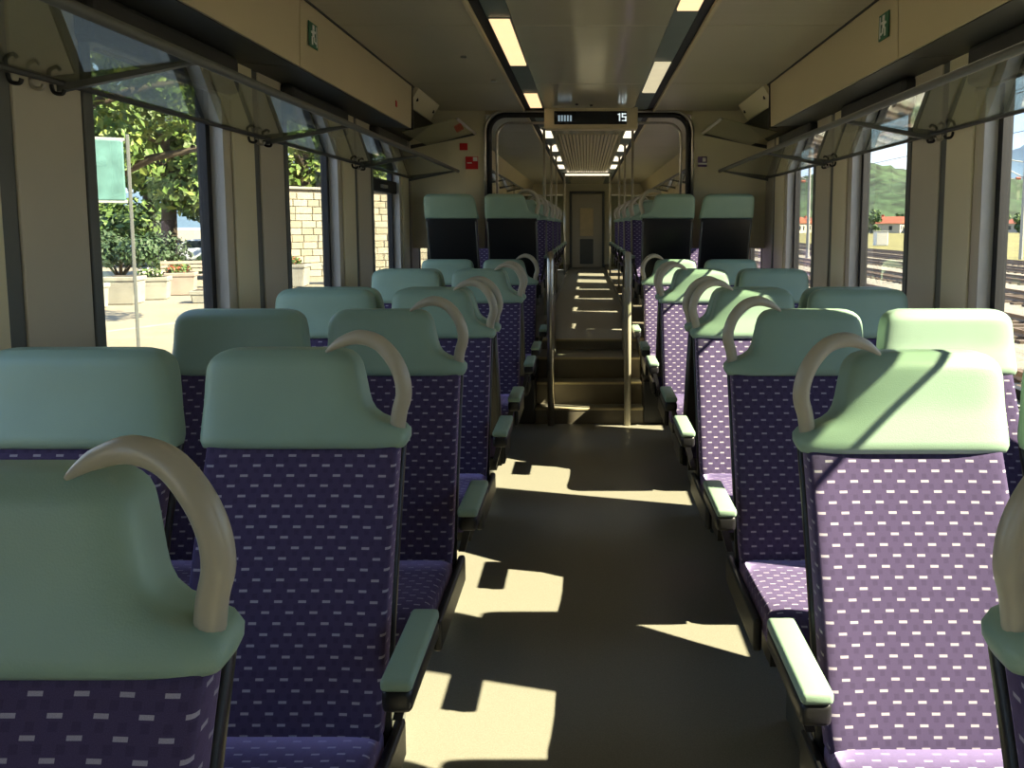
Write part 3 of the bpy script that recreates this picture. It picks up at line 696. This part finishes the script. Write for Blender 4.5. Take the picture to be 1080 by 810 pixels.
# cars
def car(x, y, rz, col, lab):
    t = empty('car', (x, y, GZ), rz); tag(t, lab, 'car', 'parked cars'); P = mat('car_paint', col, .3, coat=.5)
    prof = [(-2.1, .32), (-2.15, .7), (-1.75, .92), (-1.0, 1.0), (-.45, 1.42), (.9, 1.44), (1.65, 1.02), (2.05, .95), (2.12, .35)]
    bm = bmesh.new(); prism(bm, prof, -.85, .85)
    for v in bm.verts:
        if v.co.z > 1.2: v.co.y *= .80
    bmesh.ops.bevel(bm, geom=bm.edges[:], offset=.06, segments=2, affect='EDGES'); obj('body', bm, P, t, True)
    for q in (-1, 1):
        bm = bmesh.new(); vs = [bm.verts.new((a, q*(.852 if b < 1.1 else .735), b)) for a, b in ((-.85, 1.02), (-.38, 1.36), (.82, 1.38), (1.35, 1.04))]
        f = bm.faces.new(vs); bmesh.ops.solidify(bm, geom=[f], thickness=.02); obj('side_window', bm, CGL, t)
        for xx in (-1.3, 1.3):
            bm = bmesh.new(); tube(bm, [(xx, q*.70, .32), (xx, q*.88, .32)], .32, 20); w = obj('wheel', bm, TYRE, t)
            bm = bmesh.new(); tube(bm, [(xx, q*.86, .32), (xx, q*.892, .32)], .19, 14); obj('hubcap', bm, STEEL, w)
    for (a, b, c, d_) in ((-1.0, 1.01, -.46, 1.40), (1.60, 1.05, .95, 1.42)):
        bm = bmesh.new(); off = .035 if a > 0 else -.035
        vs = [bm.verts.new((a+off, -.7, b+.02)), bm.verts.new((a+off, .7, b+.02)), bm.verts.new((c+off, .62, d_)), bm.verts.new((c+off, -.62, d_))]; f = bm.faces.new(vs)
        bmesh.ops.solidify(bm, geom=[f], thickness=.02); obj('windscreen', bm, CGL, t)
car(-22.5, 43, .25, (.10, .20, .42), 'blue parked car outside the nearest left window')
car(-19.0, 40.6, .3, (.45, .48, .5), 'silver parked car in the left window beside the blue one')
car(-19.3, 46.5, .2, (.5, .5, .5), 'white parked car behind the silver one')
car(-25.5, 37.5, .3, (.35, .03, .05), 'dark red parked car behind the planters')
# masonry wall with single stones
mw = empty('stone_wall', (-13.6, 31.5, GZ), math.atan2(9.0, 9.2)); tag(mw, 'cream stone block wall beyond the second and third left windows', 'wall')
LW = 13.5; HW = 3.55
B('mortar_core', MORT, 0, LW, .02, .45, 0, HW, mw, 0)
bmA = []
for wv, mm in ((.62, STONE), (.62, STONEB), (.5, STONE), (.72, STONEB)):
    b0 = bbox(0, wv-.025, -.03, .06, 0, .265, .018, 1); me = bpy.data.meshes.new('stone_block'); b0.to_mesh(me); b0.free(); me.materials.append(mm); bmA.append((wv, me))
rnd = random.Random(3); zc = 0; cnt = 0
while zc < HW-.2:
    xx = rnd.uniform(-.4, 0)
    while xx < LW-.3 and cnt < 298:
        wv, me = rnd.choice(bmA); ob = link('stone_block', me, None, mw); ob.location = (max(xx, 0), rnd.uniform(-.015, .015), zc+.01); xx += wv; cnt += 1
    zc += .285
B('coping', CONC, -.1, LW+.1, -.1, .5, HW, HW+.1, mw, .02)
# platform roof/sign seen by the fourth left window
o = empty('platform_sign', (-8.6, 42.0, GZ)); tag(o, 'white sign board with a red band beyond the last left window', 'sign board')
B('sign_face', WHITE, -.9, .9, -.05, .05, 3.2, 4.4, o, .02); B('red_band', RED, -.9, .9, -.07, -.05, 3.55, 3.85, o, 0)
for q in (-.8, .8): B('post', MAST, q-.06, q+.06, .05, .15, 0, 4.4, o, .01)

# right side
for i, x in enumerate((5.2, 0, 9.4, 0, 13.6, 0, 18.2, 0, 22.4, 0, 26.6, 0)):
    if i % 2 == 0:
        o = empty('railway_track', (x+.75, 60, -.95)); tag(o, '%s railway track from the train outside the right windows' % (od+['sixth'])[i//2], 'railway track')
        for q in (-.75, .75):
            bm = bmesh.new(); prism(bm, [(q-.06, .05), (q+.06, .05), (q+.035, .1), (q+.035, .18), (q-.035, .18), (q-.035, .1)], -110, 240); obj('rail', bm, RAIL, o)
        bm = bmesh.new()
        for k in range(280): box(bm, -1.25, 1.25, -60+k*.7, -59.76+k*.7, .0, .06)
        so_ = obj('sleepers', bm, SLEEP, o); so_['kind'] = 'stuff'
for (x, y, w, h, lab) in ((5.6-1.6, 9.2, .9, .5, 'pale concrete block beside the track, right window'), (3.9, 11.6, 1.2, .55, 'second pale concrete block beside the track'), (3.6, 15.2, 1.2, .7, 'longer pale concrete block further along the track')):
    o = empty('concrete_block', (x, y, -.95), .3); tag(o, lab, 'block')
    B('block_body', STONEB, -w/2, w/2, -.35, .35, 0, h, o, .03); B('block_cap', CONC, -w/2-.03, w/2+.03, -.38, .38, h, h+.06, o, .01)
o = empty('relay_cabinet', (33.8, 95, -.9)); tag(o, 'small white trackside cabinet in the dry grass', 'cabinet')
B('cabinet_body', WHITE, -.7, .7, -.5, .5, .1, 1.7, o, .03); B('cabinet_roof', CONC, -.78, .78, -.58, .58, 1.7, 1.8, o, .02); B('cabinet_door', REVEAL, -.6, .6, -.53, -.5, .2, 1.6, o, .01)
def mast(x, y, lab):
    o = empty('catenary_mast', (x, y, -.95)); tag(o, lab, 'mast', 'catenary masts')
    bm = bmesh.new(); tube(bm, [(0, 0, 0), (0, 0, 8)], [.14, .09], 8); obj('mast_pole', bm, MAST, o)
    bm = bmesh.new(); tube(bm, [(0, 0, 6.8), (-2.8, 0, 7.2)], .04, 6); tube(bm, [(0, 0, 5.7), (-2.8, 0, 7.15)], .035, 6); tube(bm, [(0, 0, 5.7), (-2.6, 0, 5.6)], .03, 6); obj('cantilever_arm', bm, MAST, o)
    bm = bmesh.new(); tube(bm, [(-.3, 0, 5.7), (-.6, 0, 5.7)], .09, 8); obj('insulator', bm, ROOF, o)
for i, (x, y) in enumerate(((16.6, 34), (16.6, 62), (16.6, 92), (16.6, 125), (30.5, 58), (30.5, 100))): mast(x, y, '%s overhead line mast beyond the tracks counted from the train%s' % (('first', 'second', 'third', 'fourth', 'first', 'second')[i], '' if i < 4 else ', in the rear line'))
o = empty('overhead_wires', (14.6, 60, 4.6)); tag(o, 'thin overhead contact wires running along the tracks', 'wires')
for dx, dz in ((0, .02), (0, 1.45), (-4.3, .02), (-4.3, 1.45), (-8.5, .0), (-8.5, 1.45)):
    bm = bmesh.new(); tube(bm, [(dx, -100, dz), (dx, 240, dz)], .012, 6); obj('wire', bm, RUB, o)
def house(x, y, w, dd, h, rz, lab):
    o = empty('house', (x, y, -.9), rz); tag(o, lab, 'house', 'houses beyond the railway')
    B('wall', RENDER, -w/2, w/2, -dd/2, dd/2, 0, h, o, 0)
    bm = bmesh.new(); prism(bm, [(-w/2-.5, h), (w/2+.5, h), (0, h+w*.22)], -dd/2-.5, dd/2+.5); obj('roof', bm, ROOF, o)
    for q in (-.3, .0, .3):
        for z in (1, 3.6):
            if z+1.3 < h: B('window', CGL, q*w-.5, q*w+.5, -dd/2-.05, -dd/2+.05, z, z+1.3, o, 0)
    for q in (-.3, .3): B('window', CGL, -w/2-.05, -w/2+.05, q*dd-.5, q*dd+.5, 1, 2.3, o, 0)
    B('chimney', ROOF, w*.2, w*.2+.7, -.4, .4, h+w*.1, h+w*.2+.8, o, 0)
for i, a in enumerate(((96, 270, 10, 14, 3.1, 1.0), (128, 300, 11, 14, 3.1, 1.3), (74, 285, 9, 12, 3.1, .6), (112, 262, 9, 13, 3.1, .9), (150, 280, 10, 12, 3.1, .3), (62, 262, 9, 12, 3.1, .9), (88, 300, 10, 13, 3.1, 1.2))):
    house(*a, 'red-roofed house beyond the railway, %s in depth order' % ('third', 'sixth', 'fifth', 'nearest', 'fourth', 'second', 'farthest')[i])
rnd = random.Random(11)
for i in range(16):
    x, y = (48+i*13, 330+rnd.uniform(-4, 4)) if i < 12 else ((104, 240), (70, 238), (132, 250), (84, 244))[i-12]
    tree(x, y, -.9, rnd.uniform(5, 9), rnd.uniform(3, 4.5), 'round green tree in the row beyond the railway', LEAF, LEAFD, 1500, .5, 20+i, .12, 'trees beyond the railway')
def hill(name, cx, cy, rx, ry, h, m, lab, seed):
    bm = bmesh.new(); nx, ny = 60, 24; V = []
    for j in range(ny+1):
        r = []
        for i in range(nx+1):
            u, v = i/nx*2-1, j/ny*2-1; d = max(0, 1-u*u)*max(0, 1-v*v)
            z = h*(d**.8)*(.75+.5*noise.noise(Vector((u*2.5+seed, v*2, seed)))+.12*noise.noise(Vector((u*14, v*9, seed)))+.05*noise.noise(Vector((u*50, v*30, seed))))
            r.append(bm.verts.new((u*rx, v*ry, max(z, -.5))))
        V.append(r)
    for j in range(ny):
        for i in range(nx): bm.faces.new([V[j][i], V[j][i+1], V[j+1][i+1], V[j+1][i]])
    o = obj(name, bm, m, None, True); o.location = (cx, cy, -1); tag(o, lab, None, None, 'structure'); return o
hill('wooded_hill', 210, 560, 170, 90, 42, HILL, 'wooded green hill behind the red-roofed houses', 2.3)
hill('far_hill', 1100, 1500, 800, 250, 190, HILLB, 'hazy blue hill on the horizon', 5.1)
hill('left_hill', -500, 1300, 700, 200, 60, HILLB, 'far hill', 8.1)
